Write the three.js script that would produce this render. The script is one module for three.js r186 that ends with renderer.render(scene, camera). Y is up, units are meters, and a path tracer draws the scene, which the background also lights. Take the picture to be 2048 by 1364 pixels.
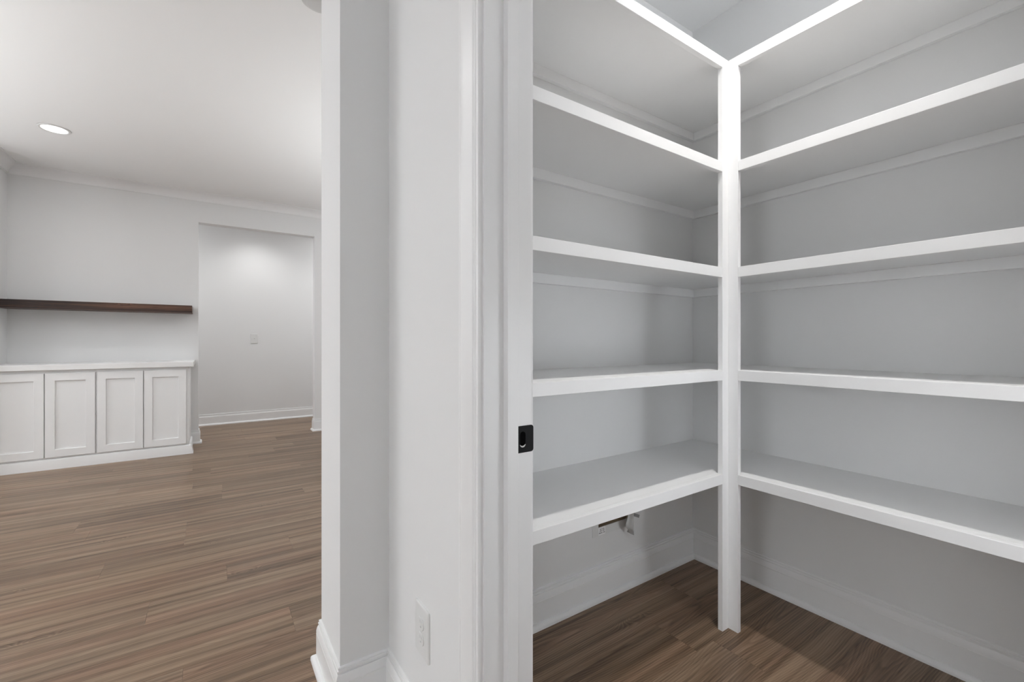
import * as THREE from 'three';
import { mergeGeometries, mergeVertices, toCreasedNormals } from 'three/addons/utils/BufferGeometryUtils.js';
import { RoundedBoxGeometry } from 'three/addons/geometries/RoundedBoxGeometry.js';
import { RectAreaLightUniformsLib } from 'three/addons/lights/RectAreaLightUniformsLib.js';

// ---------------------------------------------------------------- camera, sky, exposure
RectAreaLightUniformsLib.init();
const scene = new THREE.Scene();
const EYE = 1.1;
const camera = new THREE.PerspectiveCamera(2 * Math.atan(682 / 886) * 180 / Math.PI, 2048 / 1364, 0.05, 100);
camera.position.set(0, EYE, 0);
camera.rotation.y = -34.2 * Math.PI / 180;
scene.add(camera);
scene.background = new THREE.Color().setRGB(0.96, 1.0, 1.045);      // bright overcast sky outside the windows
scene.backgroundIntensity = 7.0;
const renderer = new THREE.WebGLRenderer({ antialias: true });
renderer.toneMapping = THREE.LinearToneMapping;
renderer.toneMappingExposure = 1.0;
renderer.shadowMap.enabled = true;
const LAMP = { living: 84, kitchen: 8, pantry: 4.9, hall: 2.4, hallEnds: 255, uplightLeft: 19, uplightRight: 13 };   // strength of the ceiling lamps

const WIN_L = [[-4.9, -3.35, 0.8, 2.3], [-0.1, 1.4, 0.7, 2.25]], WIN_R = [[-2.6, -1.75, 1.0, 1.95]], WIN_P = [[1.02, 1.58, 0.52, 1.28], [0.64, 2.02, 2.19, 2.64]];   // windows of the living room, kitchen and pantry   // windows of the living room, kitchen and pantry   // windows of the living room, kitchen and pantry   // windows of the living room, kitchen and pantry   // windows of the living room, kitchen and pantry   // windows of the living room, kitchen and pantry   // windows of the living room, kitchen and pantry   // windows of the living room, kitchen and pantry   // windows of the living room, kitchen and pantry

// ---------------------------------------------------------------- helpers
function mulberry(a) { return () => { a |= 0; a = a + 0x6D2B79F5 | 0; let t = Math.imul(a ^ a >>> 15, 1 | a); t = t + Math.imul(t ^ t >>> 7, 61 | t) ^ t; return ((t ^ t >>> 14) >>> 0) / 4294967296; }; }
const used = new Map();
function numbered(name) { const n = used.get(name) || 0; used.set(name, n + 1); return n ? name + '_' + String(n).padStart(3, '0') : name; }
function mesh(name, geometry, material, parent = scene) {
  const m = new THREE.Mesh(geometry, material);
  m.name = numbered(name); m.castShadow = m.receiveShadow = true; parent.add(m); return m;
}
function group(name, x = 0, y = 0, z = 0, parent = scene) { const g = new THREE.Group(); g.name = numbered(name); g.position.set(x, y, z); parent.add(g); return g; }
function tag(o, label, category, grp) { o.userData.label = label; o.userData.category = category; if (grp) o.userData.group = grp; return o; }
function structure(o) { o.userData.kind = 'structure'; return o; }
const plain = (g) => { const q = g.index ? g.toNonIndexed() : g; q.deleteAttribute('uv'); return q; };
const merge = (list) => mergeGeometries(list.map(plain));
function bx(x0, x1, y0, y1, z0, z1, r = 0) {
  const w = x1 - x0, h = y1 - y0, d = z1 - z0;
  const g = r > 0 ? new RoundedBoxGeometry(w, h, d, 2, Math.min(r, w / 2.01, h / 2.01, d / 2.01)) : new THREE.BoxGeometry(w, h, d);
  return g.translate((x0 + x1) / 2, (y0 + y1) / 2, (z0 + z1) / 2);
}
// A moulding: the section [[d, t], ...] carried along a path [[a, b], ...] with mitred corners; d lies in the path's plane, t stands out of it.
function sweep(section, path, place, crease = 0.5) {
  const rings = path.map((p, i) => {
    const n = (a, b) => { const dx = b[0] - a[0], dz = b[1] - a[1], l = Math.hypot(dx, dz); return [-dz / l, dx / l]; };
    const na = i ? n(path[i - 1], p) : n(p, path[i + 1]), nb = i < path.length - 1 ? n(p, path[i + 1]) : na;
    const k = 1 / (1 + na[0] * nb[0] + na[1] * nb[1]);
    const m = [(na[0] + nb[0]) * k, (na[1] + nb[1]) * k];
    return section.map(([d, t]) => place(p[0] + m[0] * d, p[1] + m[1] * d, t));
  });
  const pos = [], S = section.length, tri = (a, b, c) => pos.push(...a, ...b, ...c);
  for (let i = 0; i < rings.length - 1; i++) for (let j = 0; j < S; j++) {
    const k = (j + 1) % S, A = rings[i][j], B = rings[i][k], C = rings[i + 1][k], D = rings[i + 1][j];
    tri(A, B, C); tri(A, C, D);
  }
  const faces = THREE.ShapeUtils.triangulateShape(section.map(([d, t]) => new THREE.Vector2(d, t)), []);
  const first = rings[0], last = rings[rings.length - 1];
  const flip = THREE.ShapeUtils.isClockWise(section.map(([d, t]) => new THREE.Vector2(d, t)));
  for (const [a, b, c] of faces) { tri(first[a], first[b], first[c]); tri(last[a], last[c], last[b]); }
  const g = new THREE.BufferGeometry();
  g.setAttribute('position', new THREE.Float32BufferAttribute(pos, 3));
  let vol = 0; const P = g.attributes.position, a = new THREE.Vector3(), b = new THREE.Vector3(), c = new THREE.Vector3();
  for (let i = 0; i < P.count - faces.length * 6; i += 3) { a.fromBufferAttribute(P, i); b.fromBufferAttribute(P, i + 1); c.fromBufferAttribute(P, i + 2); vol += a.dot(b.cross(c)); }
  if (vol < 0) for (let i = 0; i < P.count; i += 3) { a.fromBufferAttribute(P, i + 1); b.fromBufferAttribute(P, i + 2); P.setXYZ(i + 1, b.x, b.y, b.z); P.setXYZ(i + 2, a.x, a.y, a.z); }
  return toCreasedNormals(g, crease);
}
const onFloor = (a, b, t) => [a, t, b];
const lathe = (pts, seg = 48) => new THREE.LatheGeometry(pts.map(([r, y]) => new THREE.Vector2(r, y)), seg);
function arc(cx, cy, r, a0, a1, n) { const o = []; for (let i = 0; i <= n; i++) { const a = a0 + (a1 - a0) * i / n; o.push([cx + r * Math.cos(a), cy + r * Math.sin(a)]); } return o; }

// ---------------------------------------------------------------- noise and computed textures
function noiser(seed) {
  const R = mulberry(seed), T = new Float32Array(4096); for (let i = 0; i < 4096; i++) T[i] = R() * 2 - 1;
  const h = (x, y) => T[(Math.imul(x, 73856093) ^ Math.imul(y, 19349663)) >>> 7 & 4095];
  return (x, y) => {
    const xi = Math.floor(x), yi = Math.floor(y); let u = x - xi, v = y - yi; u = u * u * (3 - 2 * u); v = v * v * (3 - 2 * v);
    const a = h(xi, yi), b = h(xi + 1, yi), c = h(xi, yi + 1), d = h(xi + 1, yi + 1);
    return a + (b - a) * u + (c - a) * v + (a - b - c + d) * u * v;
  };
}
const srgb = (c) => 255 * (c <= 0.0031308 ? 12.92 * c : 1.055 * Math.pow(c, 1 / 2.4) - 0.055);
// Wood: a flat-sawn board of length L and width W (metres), rings cut at a slant so that they show as long arches.
function woodTexture(seed, w, h, L, W, dark, mid, light, arch, ringGap, contrast) {
  const N = noiser(seed), R = mulberry(seed * 7 + 3), c0 = (R() - 0.5) * W * 0.9 + W / 2, slope = (R() < 0.5 ? -1 : 1) * (0.018 + 0.03 * R()), hh = 0.012 + 0.02 * R();
  const knot = R() < arch ? [R() * L, W * (0.25 + 0.5 * R()), 0.02 + 0.03 * R()] : null;
  const data = new Uint8Array(w * h * 4);
  for (let j = 0; j < h; j++) for (let i = 0; i < w; i++) {
    const s = i / w * L, t = j / h * W;
    const c = c0 + 0.03 * N(s * 1.6, 7.7) + 0.012 * N(s * 4.1, 3.3);
    let dist = Math.sqrt((t - c) * (t - c) + hh * hh) + slope * s + 0.006 * N(s * 3, t * 14) + 0.0016 * N(s * 14, t * 60);
    if (knot) { const ds = (s - knot[0]) / 2.6, dt = t - knot[1], q = Math.exp(-(ds * ds + dt * dt) / (knot[2] * knot[2] * 0.6)); dist += 0.05 * q; }
    let ring = dist / ringGap; ring -= Math.floor(ring); ring = ring < 0.75 ? ring / 0.75 : (1 - ring) / 0.25;
    const streak = N(s * 1.1 + 5, t * 38) * 0.6 + N(s * 2.3, t * 95 + 9) * 0.4;
    const fine = N(s * 5, t * 420), pore = N(s * 16 + 40, t * 900), broad = N(s * 0.9 + 11, t * 9 + 2);
    let v = 0.5 + contrast * (0.26 * (ring - 0.5) + 0.34 * streak + 0.15 * fine + 0.14 * broad);
    if (pore > 0.45) v -= contrast * 0.30 * (pore - 0.45);
    v = Math.min(1, Math.max(0, v));
    const pink = Math.max(0, N(s * 0.9 + 21, t * 22 + 4)) * 0.35;
    const o = (j * w + i) * 4;
    for (let k = 0; k < 3; k++) {
      let q = v < 0.5 ? dark[k] + (mid[k] - dark[k]) * v * 2 : mid[k] + (light[k] - mid[k]) * (v - 0.5) * 2;
      q *= 1 + pink * [0.16, -0.08, -0.06][k];
      data[o + k] = Math.round(srgb(Math.min(1, q)));
    }
    data[o + 3] = 255;
  }
  const tex = new THREE.DataTexture(data, w, h); tex.colorSpace = THREE.SRGBColorSpace;
  tex.magFilter = THREE.LinearFilter; tex.minFilter = THREE.LinearMipmapLinearFilter; tex.generateMipmaps = true;
  tex.wrapS = tex.wrapT = THREE.MirroredRepeatWrapping; tex.needsUpdate = true; return tex;
}

// ---------------------------------------------------------------- materials
const std = (r, g, b, roughness, extra = {}) => new THREE.MeshStandardMaterial({ color: new THREE.Color().setRGB(r, g, b), roughness, metalness: 0, ...extra });
const M = {
  wall: std(0.83, 0.83, 0.828, 0.85),
  ceiling: std(0.94, 0.94, 0.938, 0.95),
  trim: std(0.90, 0.90, 0.90, 0.32),
  shelf: std(0.92, 0.92, 0.92, 0.40),
  cabinet: std(0.90, 0.90, 0.90, 0.35),
  counter: std(0.90, 0.90, 0.895, 0.22),
  plastic: std(0.80, 0.80, 0.79, 0.30),
  detector: std(0.66, 0.66, 0.655, 0.45),
  dark: std(0.02, 0.02, 0.02, 0.6),
  pit: new THREE.MeshPhysicalMaterial({ color: new THREE.Color().setRGB(0.002, 0.002, 0.002), roughness: 0.8, specularIntensity: 0.1 }),
  black: new THREE.MeshPhysicalMaterial({ color: new THREE.Color().setRGB(0.004, 0.004, 0.0045), roughness: 0.42, specularIntensity: 0.25 }),
  chrome: std(0.42, 0.41, 0.39, 0.4, { metalness: 1 }),
  subfloor: std(0.10, 0.07, 0.05, 0.9),
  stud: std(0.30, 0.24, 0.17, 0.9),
  film: std(0.62, 0.62, 0.61, 0.5),
  greyTape: std(0.30, 0.30, 0.30, 0.5),
  glow: new THREE.MeshStandardMaterial({ color: 0xffffff, emissive: new THREE.Color().setRGB(1, 0.99, 0.97), emissiveIntensity: 3 }),
  glass: new THREE.MeshPhysicalMaterial({ color: 0xffffff, transmission: 1, thickness: 0, roughness: 0, ior: 1.5 }),
};

// ---------------------------------------------------------------- shell
const H = 2.685, XW = 0.46, XP = 0.579, ZB = -1.36, XR = 2.045, ZF = 0.12, ZE = -1.623, XE = 0.3135, ZL = -5.84, ZH = -7.0, ZR = 2.1;
const notchWall = (a0, a1, notches, holes) => {
  const s = new THREE.Shape(); s.moveTo(a0, 0);
  for (const [n0, n1, top] of notches) { s.lineTo(n0, 0); s.lineTo(n0, top); s.lineTo(n1, top); s.lineTo(n1, 0); }
  s.lineTo(a1, 0); s.lineTo(a1, H); s.lineTo(a0, H); s.closePath();
  for (const [h0, h1, y0, y1] of holes) { const p = new THREE.Path(); p.moveTo(h0, y0); p.lineTo(h0, y1); p.lineTo(h1, y1); p.lineTo(h1, y0); p.closePath(); s.holes.push(p); }
  return s;
};
function wallAlongX(name, z0, z1, x0, x1, notches = [], holes = []) {
  return structure(mesh(name, plain(new THREE.ExtrudeGeometry(notchWall(x0, x1, notches, holes), { depth: z1 - z0, bevelEnabled: false }).translate(0, 0, z0)), M.wall));
}
function wallAlongZ(name, x0, x1, z0, z1, notches = [], holes = []) {
  const flip = (l) => l.map(([a, b, ...r]) => [-b, -a, ...r]).sort((p, q) => p[0] - q[0]);
  const g = new THREE.ExtrudeGeometry(notchWall(-z1, -z0, flip(notches), flip(holes)), { depth: x1 - x0, bevelEnabled: false });
  return structure(mesh(name, plain(g.rotateY(Math.PI / 2).translate(x0, 0, 0)), M.wall));
}
const DOOR = [-0.7785, -0.0165, 2.04];                                     // clear opening between the jambs
const BOXHOLE = [1.366, 1.562, 0.299, 0.500];
wallAlongX('wall_back', ZE, ZB, XE, 2.42, [], [BOXHOLE]);
wallAlongZ('wall_pantry_door', XW, XP, ZB, ZR, [[DOOR[0] - 0.019, DOOR[1] + 0.019, DOOR[2] + 0.019]]);
wallAlongZ('wall_pantry_right', XR, XR + 0.12, ZB, ZF + 0.12);
wallAlongX('wall_pantry_front', ZF, ZF + 0.12, XP, XR, [], WIN_P);
wallAlongX('wall_living', ZL - 0.115, ZL, -4.5, 2.3, [[-0.111, 1.051, 2.378]]);
wallAlongZ('wall_living_right', 2.3, 2.42, ZL - 0.115, ZE);
wallAlongX('wall_hall', ZH - 0.12, ZH, -2.62, 3.22);
wallAlongZ('wall_hall_left', -2.62, -2.5, ZH, ZL - 0.115);
wallAlongZ('wall_hall_right', 3.1, 3.22, ZH, ZL - 0.115);
wallAlongX('wall_hall_front', ZL - 0.115, ZL, 2.42, 3.22);
wallAlongZ('wall_left', -4.65, -4.5, ZL - 0.115, ZR + 0.15, [], WIN_L);
wallAlongX('wall_rear', ZR, ZR + 0.15, -4.5, XP, [], WIN_R);
structure(mesh('wall_chimney_breast', bx(-3.3, -1.515, 0, H, ZL, -5.25), M.wall));
structure(mesh('ceiling', bx(-4.65, 3.22, H, H + 0.15, ZH - 0.12, ZR + 0.15), M.ceiling));

// windows behind the camera and on the far side: frame, sash bar, panes
function makeWindow(a0, a1, y0, y1, place) {
  const w = structure(group('window_1'));
  const fr = 0.05, dep = 0.07, mid = (a0 + a1) / 2, g = [];
  const bar = (p0, p1, q0, q1, d = dep) => g.push(place(p0, p1, q0, q1, d));
  bar(a0, a1, y0, y0 + fr); bar(a0, a1, y1 - fr, y1); bar(a0, a0 + fr, y0 + fr, y1 - fr); bar(a1 - fr, a1, y0 + fr, y1 - fr); bar(mid - fr / 2, mid + fr / 2, y0 + fr, y1 - fr);
  mesh('window_frame', merge(g), M.trim, w);
  mesh('pane', plain(place(a0 + fr, mid - fr / 2, y0 + fr, y1 - fr, 0.004)), M.glass, w);
  mesh('pane', plain(place(mid + fr / 2, a1 - fr, y0 + fr, y1 - fr, 0.004)), M.glass, w);
}
for (const [a0, a1, y0, y1] of WIN_L) makeWindow(a0, a1, y0, y1, (p0, p1, q0, q1, d) => bx(-4.575 - d / 2, -4.575 + d / 2, q0, q1, p0, p1));
for (const [a0, a1, y0, y1] of WIN_P) makeWindow(a0, a1, y0, y1, (p0, p1, q0, q1, d) => bx(p0, p1, q0, q1, ZF + 0.075 - d / 2, ZF + 0.075 + d / 2));
for (const [a0, a1, y0, y1] of WIN_R) makeWindow(a0, a1, y0, y1, (p0, p1, q0, q1, d) => bx(p0, p1, q0, q1, ZR + 0.075 - d / 2, ZR + 0.075 + d / 2));

// floor: a slab and planks laid along x, every plank in view its own piece
const floor = structure(group('floor'));
mesh('subfloor', bx(-4.65, 3.22, -0.16, -0.008, ZH - 0.12, ZR + 0.15), M.subfloor, floor);
const PW = 0.1845, PL = 1.22, Z0 = -1.852;
const plankTex = [];
for (let i = 0; i < 10; i++) plankTex.push(woodTexture(101 + i * 17, 1536, 256, PL, PW, [0.092, 0.053, 0.029], [0.228, 0.151, 0.094], [0.370, 0.262, 0.176], 0.45, 0.0075, 1.3));
const plankMat = [];
for (let i = 0; i < 10; i++) for (const [k, r, b] of [[1, 1, 1], [1.025, 1.015, 0.985], [0.975, 1.0, 1.0]]) plankMat.push(new THREE.MeshStandardMaterial({ map: plankTex[i], color: new THREE.Color().setRGB(Math.min(1, 0.92 * k * r), 0.92 * k, 0.92 * k * b), roughness: 0.37 }));
function plankGeometry(len, variant) {
  const w = PW - 0.0003, l = len - 0.0004, e = 0.0004, t = 0.008, x = l / 2, z = w / 2;
  const ring = (dx, y) => [[-x + dx, y, -z + dx], [x - dx, y, -z + dx], [x - dx, y, z - dx], [-x + dx, y, z - dx]];
  const A = ring(e, 0), B = ring(0, -e), C = ring(0, -t), pos = [], quad = (a, b, c, d) => pos.push(...a, ...b, ...c, ...a, ...c, ...d);
  quad(A[3], A[2], A[1], A[0]);
  for (let i = 0; i < 4; i++) { const k = (i + 1) % 4; quad(A[i], A[k], B[k], B[i]); quad(B[i], B[k], C[k], C[i]); }
  const g = new THREE.BufferGeometry(); g.setAttribute('position', new THREE.Float32BufferAttribute(pos, 3)); g.computeVertexNormals();
  const uv = []; for (let i = 0; i < pos.length; i += 3) { let u = (pos[i] + x) / PL, v = (pos[i + 2] + z) / PW; if (variant & 1) u = 1 - u; if (variant & 2) v = 1 - v; uv.push(u, v); }
  g.setAttribute('uv', new THREE.Float32BufferAttribute(uv, 2)); return g;
}
const plankFull = [0, 1, 2, 3].map((v) => plankGeometry(PL, v));
const jointOf = { '-1': 1.71 - 0 * PL, '0': -0.077, '1': 0.267, '2': 0.62, '3': -0.213, '4': 0.063, '5': 0.36, '6': -0.431, '7': -0.121, '9': -0.575, '11': 0.065, '13': -0.116, '-4': 1.426, '-3': 1.71 };
{
  const R = mulberry(77), rest = [];
  for (let row = -22; row <= 28; row++) {                                // row 0 spans z from Z0 to Z0 + PW; positive rows go away from the camera
    const zc = Z0 - row * PW + PW / 2; if (zc + PW / 2 < ZH - 0.1 || zc - PW / 2 > ZR) { R(); R(); continue; }
    let j = jointOf[row]; const rnd = R(); if (j === undefined) j = rnd * PL;
    let x = j - PL * Math.ceil((j + 4.5) / PL);
    for (; x < 3.1; x += PL) {
      const pick = Math.floor(R() * 30), va = Math.floor(R() * 4);
      const seen = x + PL > -2.75 && x < 2.2 && zc < -0.2 && zc > -7.05 && !(zc < -1.7 && x > 1.4) && !(zc > -1.36 && x + PL < -0.9) && !(zc > -3.6 && x + PL < -2.2);
      if (seen) { const p = mesh('plank', plankFull[va], plankMat[pick], floor); p.position.set(x + PL / 2, 0, zc); }
      else rest.push(plankFull[va].clone().translate(x + PL / 2, 0, zc));
    }
  }
  const o = mesh('plank_rows', mergeGeometries(rest), plankMat[0], floor); o.userData.kind = 'stuff';
}

// ---------------------------------------------------------------- mouldings
const baseSection = [[0, 0], [0.0145, 0], [0.0145, 0.0985], [0.0124, 0.0996], [0.0124, 0.1012], [0.0146, 0.1022], [0.0140, 0.108], [0.0122, 0.116], [0.0100, 0.1228], [0.0088, 0.1245], [0.0052, 0.1252], [0.0052, 0.1280], [0.0086, 0.1290], [0.0092, 0.1318], [0.0086, 0.1352], [0.0046, 0.1364], [0.0046, 0.1386], [0.0074, 0.1400], [0.0074, 0.1425], [0.0060, 0.1442], [0, 0.1445]];
const shoeSection = [[0.0140, 0], [0.0300, 0], [0.0300, 0.008], [0.0288, 0.0130], [0.0255, 0.0175], [0.0210, 0.0205], [0.0160, 0.0218], [0.0140, 0.0218]];
function baseboard(name, path) {
  const b = structure(mesh(name, sweep(baseSection, path, onFloor, 0.35), M.trim));
  mesh('shoe_molding', sweep(shoeSection, path, onFloor, 0.5), M.trim, b);
}
const CAS = 0.0055, CW = 0.073;                                         // reveal and width of the door casing
baseboard('baseboard_kitchen', [[2.3, ZE], [XE, ZE], [XE, ZB], [XW, ZB], [XW, DOOR[0] - CAS - CW]]);
baseboard('baseboard_pantry', [[XP, DOOR[0] - CAS - CW], [XP, ZB], [XR, ZB], [XR, ZF], [XP, ZF]]);
baseboard('baseboard_opening_left', [[-0.176, ZL], [-0.111, ZL], [-0.111, ZL - 0.115]]);
baseboard('baseboard_opening_right', [[1.051, ZL - 0.115], [1.051, ZL], [2.3, ZL]]);
baseboard('baseboard_hall', [[-2.5, ZH], [3.1, ZH]]);
const crownSection = [[0, H - 0.082], [0.006, H - 0.082], [0.008, H - 0.079], [0.008, H - 0.074], ...arc(0.096, H - 0.085, 0.082, Math.PI * 0.96, Math.PI * 0.55, 9), [0.088, H - 0.006], [0.094, H - 0.004], [0.096, H], [0, H]];
structure(mesh('trim_crown', sweep(crownSection, [[-4.5, ZL], [-3.3, ZL], [-3.3, -5.25], [-1.515, -5.25], [-1.515, ZL], [2.3, ZL]], onFloor, 0.5), M.trim));

// pantry doorway: jambs, stops, casings
const frame = structure(group('doorway_frame'));
{
  const [d0, d1, top] = DOOR;
  const jambSec = [[0, XW], [0.019, XW], [0.019, XP], [0, XP]];
  const inYZ = (a, b, t) => [t, b, a];                                   // path in (z, y)
  const path = (o) => [[d0 - o, 0], [d0 - o, top + o], [d1 + o, top + o], [d1 + o, 0]];
  mesh('jamb', sweep(jambSec, path(0), inYZ), M.trim, frame);
  mesh('door_stop', sweep([[0, 0.5075], [-0.0158, 0.5075], [-0.0165, 0.5082], [-0.0165, 0.5336], [-0.0158, 0.5343], [0, 0.5343]], path(0), inYZ, 0.3), M.trim, frame);
  // casing section: d away from the opening, t depth from the wall face towards the room
  const prof = [[0, 0], [0, 0.0080], [0.0012, 0.0102], [0.0045, 0.0112], [0.0080, 0.0102], [0.0092, 0.0082], [0.0112, 0.0078], [0.0150, 0.0080], [0.0168, 0.0100], [0.0196, 0.0104], [0.0205, 0.0112], [0.0230, 0.0113], [0.0240, 0.0124],
    [0.0340, 0.0140], [0.0460, 0.0168], [0.0560, 0.0186], [0.0650, 0.0192], [0.0710, 0.0182], [0.0735, 0.0160], [0.0750, 0.0150], [0.0765, 0.0160], [0.0790, 0.0172], [0.082, 0.0168], [0.083, 0.0155], [0.083, 0]].map(([d, t]) => [d * CW / 0.083, t]);
  mesh('casing', sweep(prof.map(([d, t]) => [d + CAS, XW - t]), path(0), inYZ, 0.55), M.trim, frame);
  mesh('casing', sweep(prof.map(([d, t]) => [d + CAS, XP + t]), path(0), inYZ, 0.55), M.trim, frame);
}

// ---------------------------------------------------------------- lamps
function downlight(x, z, r, power, label, spot) {
  const g = group('recessed_downlight', x, H, z);
  const trim = lathe([[r * 0.79, -0.0015], [r * 0.80, -0.0045], [r * 0.86, -0.0070], [r * 0.93, -0.0064], [r * 0.985, -0.0035], [r, 0], [r * 0.79, 0], [r * 0.79, -0.0015]]);
  mesh('trim_ring', trim, M.plastic, g);
  mesh('diffuser', lathe([[0, -0.0030], [r * 0.6, -0.0026], [r * 0.795, -0.0018], [r * 0.795, -0.0002], [0, -0.0002]]), M.glow, g);
  tag(g, label, 'light', 'recessed ceiling lights');
  if (spot) {
    const l = new THREE.SpotLight(0xffffff, power, 0, spot, 0.9, 2); l.position.set(0, -0.012, 0); l.target.position.set(0, -2, 0);
    l.shadow.radius = 5; l.castShadow = true; g.add(l, l.target);
  } else {
    const s = r * 1.4, l = new THREE.RectAreaLight(new THREE.Color().setRGB(0.985, 0.99, 1), power, s, s); l.position.set(0, -0.012, 0); l.rotation.x = -Math.PI / 2; g.add(l);
  }
  return g;
}
downlight(-0.968, -4.66, 0.092, LAMP.living, 'small round recessed ceiling light glowing white above the white cabinets');
for (const [x, z, where] of [[-2.9, -4.66, 'in front of the chimney breast'], [-2.9, -2.3, 'by the large living room window'], [-0.968, -2.3, 'between the kitchen and the living room'], [1.35, -4.66, 'in the far corner of the living room']]) downlight(x, z, 0.092, LAMP.living, `round recessed ceiling light ${where}`);
for (const [x, z, where] of [[-1.27, -0.46, 'above the kitchen floor before the pantry door'], [-3.2, -0.46, 'by the kitchen side window'], [-1.27, 1.35, 'by the kitchen rear wall'], [-3.2, 1.35, 'in the rear kitchen corner']]) downlight(x, z, 0.092, LAMP.kitchen, `round recessed ceiling light ${where}`);
for (const [x, where] of [[-1.2, 'near the closed hall end behind the cabinets'], [2.1, 'near the hall end right of the opening']]) downlight(x, -6.48, 0.092, LAMP.hallEnds, `round recessed ceiling light ${where}`);
downlight(0.50, -6.55, 0.092, LAMP.hall, 'round recessed ceiling light in the hall close to its wall', 1.25);
{
  const g = group('ceiling_spotlight', 1.38, H, -0.63);                  // small flush lamp on the pantry ceiling
  mesh('housing', lathe([[0.030, -0.018], [0.050, -0.018], [0.055, -0.012], [0.057, 0], [0, 0], [0, -0.010], [0.030, -0.010], [0.030, -0.018]]), M.plastic, g);
  mesh('diffuser', lathe([[0, -0.014], [0.029, -0.014], [0.029, -0.011], [0, -0.011]]), M.glow, g);
  const l = new THREE.SpotLight(new THREE.Color().setRGB(1, 0.975, 0.94), LAMP.pantry, 0, 0.84, 1, 2); l.position.set(0, -0.024, 0); l.target.position.set(0, -2, 0); l.shadow.radius = 1.2; l.castShadow = true; g.add(l, l.target);
  tag(g, 'small white flush lamp in the middle of the pantry ceiling', 'light');
}

function uplight(x, z, power, label) {
  const g = group('floor_uplight', x, 0, z);
  mesh('base', lathe([[0, 0], [0.12, 0], [0.12, 0.010], [0.11, 0.018], [0, 0.018]]), M.black, g);
  mesh('shade', lathe([[0.06, 0.018], [0.075, 0.05], [0.10, 0.40], [0.112, 0.56], [0.108, 0.56], [0.096, 0.40], [0.071, 0.055], [0.06, 0.024]]), M.plastic, g);
  mesh('lamp_disc', lathe([[0, 0.530], [0.1, 0.530], [0.1, 0.535], [0, 0.535]]), M.glow, g);
  const l = new THREE.SpotLight(new THREE.Color().setRGB(0.955, 0.985, 1), power, 0, 1.12, 1, 2); l.position.set(0, 0.555, 0); l.target.position.set(0, 4, 0); l.shadow.radius = 5; l.castShadow = true; g.add(l, l.target);
  tag(g, label, 'lamp', 'floor uplights');
}
uplight(-2.9, -3.5, LAMP.uplightLeft, 'white drum-shaped uplight on the floor by the living room window');
uplight(-2.5, -2.5, LAMP.uplightLeft, 'white drum-shaped uplight on the floor between the kitchen and the living room');
uplight(1.75, -3.4, LAMP.uplightRight, 'white drum-shaped uplight on the floor behind the pantry back wall');

// smoke detector on the ceiling
{
  const g = group('smoke_detector', 0.415, H, -2.212);
  mesh('base_plate', lathe([[0, -0.006], [0.070, -0.006], [0.0765, -0.004], [0.078, 0], [0, 0]]), M.detector, g);
  mesh('housing', lathe([[0, -0.030], [0.030, -0.0295], [0.046, -0.026], [0.0475, -0.022], [0.0495, -0.0215], [0.062, -0.0150], [0.066, -0.0060], [0, -0.0060]]), M.detector, g);
  tag(g, 'round stepped off-white smoke detector on the ceiling by the wall end', 'smoke detector');
}

// ---------------------------------------------------------------- pantry shelving
const ZS = -0.938, XS = 1.639, TOPS = [2.174, 1.778, 1.379, 0.989, 0.596];
const rank = ['topmost', 'second from the top', 'middle', 'second from the bottom', 'lowest'];
TOPS.forEach((y, i) => {
  const runThrough = i === 0;
  const back = group('pantry_shelf', 0, 0, 0);
  const plan = new THREE.Shape(); plan.moveTo(XP, -ZB); plan.lineTo(XR, -ZB); plan.lineTo(XR, -ZS); plan.lineTo(XS + 0.019, -ZS); plan.lineTo(XS + 0.019, -ZS + 0.019); plan.lineTo(XP, -ZS + 0.019); plan.closePath();
  mesh('shelf_board', plain(new THREE.ExtrudeGeometry(plan, { depth: 0.019, bevelEnabled: false }).rotateX(-Math.PI / 2).translate(0, y - 0.019, 0)), M.shelf, back);
  mesh('front_edge', bx(XP, runThrough ? XS + 0.019 : XS - 0.039, y - 0.038, y, ZS - 0.019, ZS, 0.0012), M.shelf, back);
  mesh('wall_cleat', bx(XP, XR, y - 0.0575, y - 0.019, ZB, ZB + 0.019, 0.0012), M.shelf, back);
  mesh('wall_cleat', bx(XR - 0.019, XR, y - 0.0575, y - 0.019, ZB + 0.019, ZS, 0.0012), M.shelf, back);
  tag(back, `white painted pantry shelf on the back wall, ${rank[i]} of five`, 'shelf', 'pantry shelves on the back wall');
  const side = group('pantry_shelf', 0, 0, 0);
  mesh('shelf_board', bx(XS + 0.019, XR, y - 0.019, y, ZS, ZF), M.shelf, side);
  mesh('front_edge', bx(XS, XS + 0.019, y - 0.038, y, runThrough ? ZS : ZS + 0.0385, ZF, 0.0012), M.shelf, side);
  mesh('wall_cleat', bx(XR - 0.019, XR, y - 0.0575, y - 0.019, ZS, ZF, 0.0012), M.shelf, side);
  tag(side, `white painted pantry shelf on the side wall, ${rank[i]} of five`, 'shelf', 'pantry shelves on the side wall');
});
{
  const post = group('corner_post', 0, 0, 0);
  mesh('post_board', bx(XS - 0.0385, XS + 0.019, 0, TOPS[0] - 0.038, ZS - 0.019, ZS, 0.0012), M.shelf, post);
  mesh('post_board', bx(XS, XS + 0.019, 0, TOPS[0] - 0.038, ZS, ZS + 0.038, 0.0012), M.shelf, post);
  tag(post, 'white L-shaped wooden corner post standing on the pantry floor where the shelves meet', 'post');
}

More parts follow.
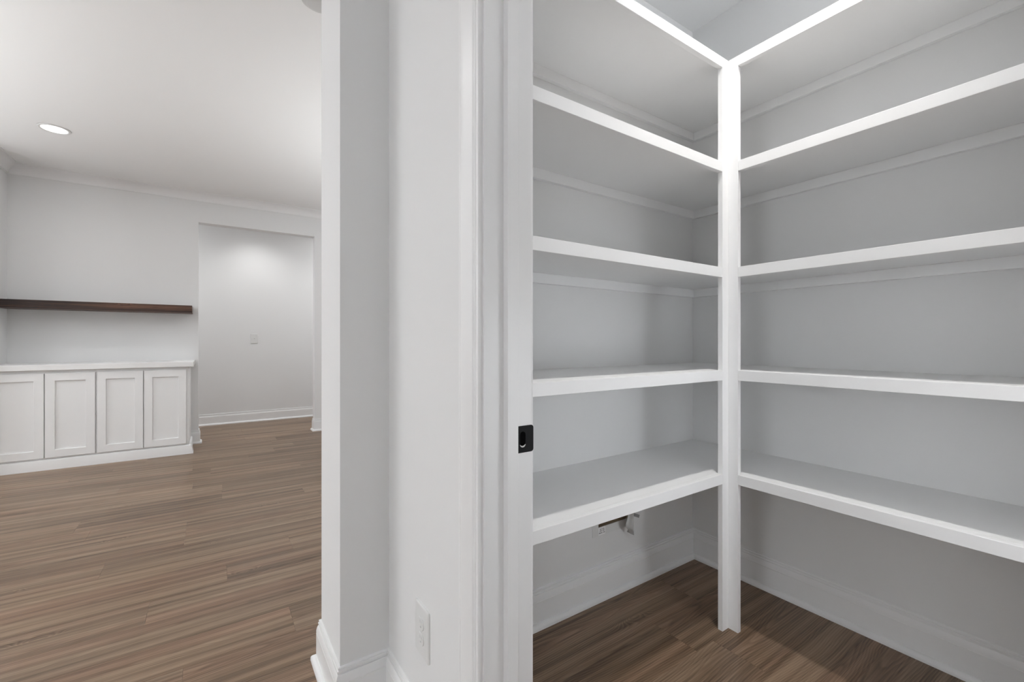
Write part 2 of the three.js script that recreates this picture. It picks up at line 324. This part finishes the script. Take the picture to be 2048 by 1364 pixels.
// strike plate on the pantry jamb
{
  const g = group('strike_plate', 0.562, 0.888, DOOR[0]);
  const s = new THREE.Shape(), r = 0.006, w0 = -0.0205, w1 = 0.0225, h = 0.0285;
  s.moveTo(w0, -h); s.lineTo(w1 - r, -h); s.absarc(w1 - r, -h + r, r, -Math.PI / 2, 0); s.lineTo(w1, h - r); s.absarc(w1 - r, h - r, r, 0, Math.PI / 2); s.lineTo(w0, h); s.closePath();
  const hole = new THREE.Path(); hole.moveTo(-0.0135, -0.011); hole.absarc(-0.006, -0.0095, 0.0075, Math.PI, 0, false); hole.lineTo(0.0015, 0.0095); hole.absarc(-0.006, 0.0095, 0.0075, 0, Math.PI, false); hole.closePath(); s.holes.push(hole);
  mesh('plate', new THREE.ExtrudeGeometry(s, { depth: 0.0012, bevelEnabled: true, bevelThickness: 0.0005, bevelSize: 0.0005, bevelSegments: 2, curveSegments: 10 }), M.black, g);
  mesh('latch_pocket', bx(-0.0150, 0.003, -0.0185, 0.0185, 0.0002, 0.0006), M.pit, g);
  const c = new THREE.Shape(); c.absarc(0, 0, 0.0075, Math.PI * 1.05, Math.PI * 1.95, false); c.lineTo(0.0035, -0.0040); c.lineTo(0, -0.0048); c.lineTo(-0.0035, -0.0040); c.closePath();
  mesh('latch_tongue', new THREE.ExtrudeGeometry(c, { depth: 0.0014, bevelEnabled: false, curveSegments: 12 }).translate(-0.006, -0.0098, 0.0006), M.chrome, g).userData.label = 'bare bright metal edge of the latch hole';
  tag(g, 'black metal strike plate screwed to the white pantry door jamb', 'strike plate');
}

// duplex outlet on the wall beside the doorway, light switch in the hall
function coverPlate(w, h, t) {
  const r = 0.006, pts = [];
  for (const [cx, cy, a0] of [[w / 2 - r, h / 2 - r, 0], [-w / 2 + r, h / 2 - r, 1], [-w / 2 + r, -h / 2 + r, 2], [w / 2 - r, -h / 2 + r, 3]]) for (const [x, y] of arc(cx, cy, r, a0 * Math.PI / 2, (a0 + 1) * Math.PI / 2, 5)) pts.push(new THREE.Vector2(x, y));
  const s = new THREE.Shape(pts);
  return new THREE.ExtrudeGeometry(s, { depth: t * 0.3, bevelEnabled: true, bevelThickness: t * 0.7, bevelSize: 0.0045, bevelOffset: -0.0045, bevelSegments: 4 });
}
const receptacleOutline = (cy, grow = 0, P = THREE.Path) => { const p = new P(), R = 0.0172 + grow, hh = 0.0140 + grow, x = Math.sqrt(R * R - hh * hh), a = Math.atan2(hh, x); p.absarc(0, cy, R, -a, a, false); p.absarc(0, cy, R, Math.PI - a, Math.PI + a, false); p.closePath(); return p; };
{
  const g = group('wall_outlet', XW, 0.342, -1.0905); g.rotation.y = -Math.PI / 2;
  mesh('cover_plate', coverPlate(0.089, 0.133, 0.0055), M.plastic, g);
  for (const cy of [0.0195, -0.0195]) {
    const s = receptacleOutline(cy, 0.0003, THREE.Shape);
    const slot = (x, y, w, h) => { const p = new THREE.Path(); p.moveTo(x - w / 2, y - h / 2); p.lineTo(x + w / 2, y - h / 2); p.lineTo(x + w / 2, y + h / 2); p.lineTo(x - w / 2, y + h / 2); p.closePath(); return p; };
    const round = new THREE.Path(); round.absarc(0, cy - 0.0078, 0.0026, 0, Math.PI * 2);
    s.holes.push(slot(-0.0063, cy + 0.0035, 0.0018, 0.0085), slot(0.0063, cy + 0.0035, 0.0018, 0.0068), round);
    const r = mesh('receptacle', new THREE.ExtrudeGeometry(s, { depth: 0.0010, bevelEnabled: true, bevelThickness: 0.0007, bevelSize: 0.0007, bevelOffset: -0.0007, bevelSegments: 3, curveSegments: 14 }).translate(0, 0, 0.0060), M.plastic, g);
    mesh('slot_backing', bx(-0.010, 0.010, cy - 0.0110, cy + 0.0090, 0.0050, 0.0058), M.pit, r);
  }
  mesh('screw', new THREE.SphereGeometry(0.0032, 14, 8, 0, Math.PI * 2, 0, Math.PI / 2).rotateX(Math.PI / 2).scale(1, 1, 0.4).translate(0, 0, 0.0053), M.plastic, g);
  tag(g, 'white duplex outlet with large cover plate low beside the pantry door casing', 'outlet');
}
{
  const g = group('light_switch', 0.492, 1.133, ZH);
  mesh('cover_plate', coverPlate(0.084, 0.130, 0.0065), M.plastic, g);
  mesh('toggle_frame', bx(-0.0075, 0.0075, -0.0145, 0.0145, 0.006, 0.0078, 0.0006), M.plastic, g);
  const t = mesh('toggle', new RoundedBoxGeometry(0.0085, 0.020, 0.010, 2, 0.002).rotateX(0.45).translate(0, 0.003, 0.008), M.plastic, g);
  tag(g, 'white toggle light switch with a square cover plate on the hall wall through the opening', 'light switch');
}

// open box let into the pantry back wall under the lowest shelf
{
  const g = group('wall_box', 0, 0, 0);
  const [h0, h1, y0, y1] = BOXHOLE;
  const s = new THREE.Shape(); s.moveTo(1.334, 0.266); s.lineTo(1.575, 0.266); s.lineTo(1.575, 0.532); s.lineTo(1.334, 0.532); s.closePath();
  const hole = new THREE.Path(); hole.moveTo(h0 + 0.003, y0 + 0.003); hole.lineTo(h0 + 0.003, y1 - 0.003); hole.lineTo(h1 - 0.003, y1 - 0.003); hole.lineTo(h1 - 0.003, y0 + 0.003); hole.closePath(); s.holes.push(hole);
  mesh('flange', new THREE.ExtrudeGeometry(s, { depth: 0.0025, bevelEnabled: true, bevelThickness: 0.0008, bevelSize: 0.001, bevelOffset: -0.001, bevelSegments: 2 }).translate(0, 0, ZB), M.plastic, g);
  const t = 0.003, zb = ZB - 0.09;
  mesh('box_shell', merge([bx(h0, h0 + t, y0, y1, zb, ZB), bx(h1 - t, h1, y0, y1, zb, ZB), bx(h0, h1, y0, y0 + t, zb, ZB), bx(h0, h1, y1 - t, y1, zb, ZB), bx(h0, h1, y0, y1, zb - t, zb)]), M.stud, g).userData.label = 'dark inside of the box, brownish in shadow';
  // sticker with three short printed lines that the photograph does not let one read
  const W = 96, D = 112, px = new Uint8Array(W * D * 4), R = mulberry(5); px.fill(255);
  for (const [y, x0, x1] of [[74, 18, 76], [50, 16, 80], [24, 6, 88]]) for (let x = x0; x < x1; x += 7) if (R() < 0.9) {
    const kind = Math.floor(R() * 4);
    for (let yy = 0; yy < 15; yy++) for (let xx = 0; xx < 5; xx++) {
      const on = kind === 0 ? xx < 2 || yy < 3 : kind === 1 ? xx > 2 || yy > 11 : kind === 2 ? yy < 3 || yy > 11 || xx < 2 : xx < 2 || xx > 2 || (yy > 5 && yy < 9);
      if (on) { const o = ((y + yy) * W + x + xx) * 4; px[o] = px[o + 1] = px[o + 2] = 25; }
    }
  }
  const tex = new THREE.DataTexture(px, W, D); tex.colorSpace = THREE.SRGBColorSpace; tex.magFilter = THREE.LinearFilter; tex.needsUpdate = true;
  const st = mesh('sticker', new THREE.BoxGeometry(0.040, 0.034, 0.0004), new THREE.MeshStandardMaterial({ map: tex, roughness: 0.5 }), g); st.position.set(1.389, 0.285, ZB + 0.0035);
  st.userData.label = 'small white sticker with three short lines of black print';
  tag(g, 'white plastic box let into the pantry back wall below the lowest shelf', 'wall box');
}
{
  // a scrap of white plastic film hanging from the box, folded and tapering to a point
  const nU = 10, nV = 18, pos = [], idx = [];
  for (let k = 0; k < 2; k++) for (let j = 0; j <= nV; j++) for (let i = 0; i <= nU; i++) {
    const v = j / nV, u = i / nU * 2 - 1;
    const w = (0.012 + 0.030 * Math.exp(-(((v - 0.66) / 0.19) ** 2))) * Math.min(1, (1.02 - v) / 0.24) ** 0.8;
    const x = -0.010 * Math.sin(v * 3.1) + u * w * 0.75, y = -v * 0.148, z = 0.030 + 0.020 * Math.sin(v * 2.6) + 0.016 * Math.cos(u * 2.4 + v) + 0.005 * Math.sin(u * 7 + v * 5) - k * 0.0012;
    pos.push(x, y, z);
  }
  const row = nU + 1, lay = row * (nV + 1);
  for (let k = 0; k < 2; k++) for (let j = 0; j < nV; j++) for (let i = 0; i < nU; i++) { const a = k * lay + j * row + i; if (k) idx.push(a, a + 1, a + row, a + 1, a + row + 1, a + row); else idx.push(a, a + row, a + 1, a + 1, a + row, a + row + 1); }
  const edge = []; for (let i = 0; i < nU; i++) edge.push([i, i + 1], [nV * row + i + 1, nV * row + i]); for (let j = 0; j < nV; j++) edge.push([(j + 1) * row, j * row], [j * row + nU, (j + 1) * row + nU]);
  for (const [a, b] of edge) idx.push(a, b, a + lay, b, b + lay, a + lay);
  const geo = new THREE.BufferGeometry(); geo.setAttribute('position', new THREE.Float32BufferAttribute(pos, 3)); geo.setIndex(idx); geo.computeVertexNormals();
  const g = group('plastic_film', 1.528, 0.400, ZB);
  mesh('film_scrap', geo, M.film, g);
  mesh('tape_end', bx(-0.027, 0.027, -0.0065, 0.0065, -0.0008, 0.0008, 0.0007).rotateZ(-0.42).translate(0.033, -0.074, 0.040), M.greyTape, g).userData.label = 'short grey tab of tape';
  tag(g, 'scrap of white plastic film hanging from the open wall box in the pantry', 'plastic scrap');
}

// ---------------------------------------------------------------- living room: cabinets, worktop, floating shelf
const ZC = -5.36, ZD = -5.341;
function shakerDoor(parent, x0, x1) {
  const y0 = 0.104, y1 = 0.823, st = 0.060, rail = 0.064, z1 = ZD, z0 = ZC + 0.0005;
  const s = new THREE.Shape(); s.moveTo(x0, y0); s.lineTo(x1, y0); s.lineTo(x1, y1); s.lineTo(x0, y1); s.closePath();
  const h = new THREE.Path(); h.moveTo(x0 + st, y0 + rail); h.lineTo(x0 + st, y1 - rail); h.lineTo(x1 - st, y1 - rail); h.lineTo(x1 - st, y0 + rail); h.closePath(); s.holes.push(h);
  const d = mesh('door', plain(new THREE.ExtrudeGeometry(s, { depth: z1 - z0 - 0.003, bevelEnabled: true, bevelThickness: 0.0015, bevelSize: 0.0015, bevelOffset: -0.0015, bevelSegments: 2 }).translate(0, 0, z0 + 0.0015)), M.cabinet, parent);
  mesh('door_panel', bx(x0 + st - 0.004, x1 - st + 0.004, y0 + rail - 0.004, y1 - rail + 0.004, z0 + 0.001, z1 - 0.011), M.cabinet, d);
}
for (const [x0, x1, doors, end, label] of [
  [-1.515, -0.849, [[-1.4885, -1.1735], [-1.1668, -0.8525]], false, 'white shaker cabinet with two doors against the chimney breast side'],
  [-0.849, -0.1765, [[-0.8395, -0.523], [-0.5150, -0.1993]], true, 'white shaker cabinet with two doors, the one next to the hall opening']]) {
  const c = group('base_cabinet', 0, 0, 0);
  mesh('carcass', bx(x0, x1, 0.0, 0.850, ZL + 0.001, ZC, 0.001), M.cabinet, c);
  for (const d of doors) shakerDoor(c, ...d);
  const sec = [[0, 0], [0.0165, 0], [0.0165, 0.078], [0.0150, 0.084], [0.0110, 0.0875], [0, 0.0875]];
  mesh('plinth', sweep(sec, end ? [[x0, ZC], [x1, ZC], [x1, ZL + 0.031]] : [[x0, ZC], [x1, ZC]], onFloor, 0.5), M.cabinet, c);
  if (end) mesh('plinth_end', sweep([[0, 0], [0.017, 0], [0.006, 0.066], [0, 0.070]], [[x1 + 0.0165, ZC + 0.0165], [x1 + 0.0165, ZC - 0.10]], onFloor, 0.5), M.cabinet, c);
  tag(c, label, 'cabinet', 'white base cabinets under the floating shelf');
}
tag(mesh('countertop', bx(-1.514, -0.141, 0.850, 0.899, ZL + 0.001, -5.322, 0.003), M.counter), 'thick white countertop lying across the white base cabinets', 'countertop');
{
  const wt = woodTexture(909, 1024, 128, 1.36, 0.30, [0.012, 0.005, 0.0035], [0.085, 0.038, 0.022], [0.22, 0.108, 0.066], 1, 0.012, 1.7);
  const g = new THREE.BoxGeometry(1.354, 0.074, 0.25), P = g.attributes.position, U = g.attributes.uv, Nn = g.attributes.normal;
  for (let i = 0; i < P.count; i++) U.setXY(i, (P.getX(i) + 0.68) / 1.36, Math.abs(Nn.getZ(i)) > 0.5 ? 0.35 + P.getY(i) / 0.30 : Math.abs(Nn.getX(i)) > 0.5 ? P.getZ(i) / 0.3 : 0.5 + P.getZ(i) / 0.3);
  const m = mesh('floating_shelf', g, new THREE.MeshStandardMaterial({ map: wt, roughness: 0.45 })); m.position.set(-0.837, 1.425, ZL + 0.1255);
  tag(m, 'thick dark brown wooden shelf floating on the wall above the countertop', 'shelf');
}

renderer.render(scene, camera);
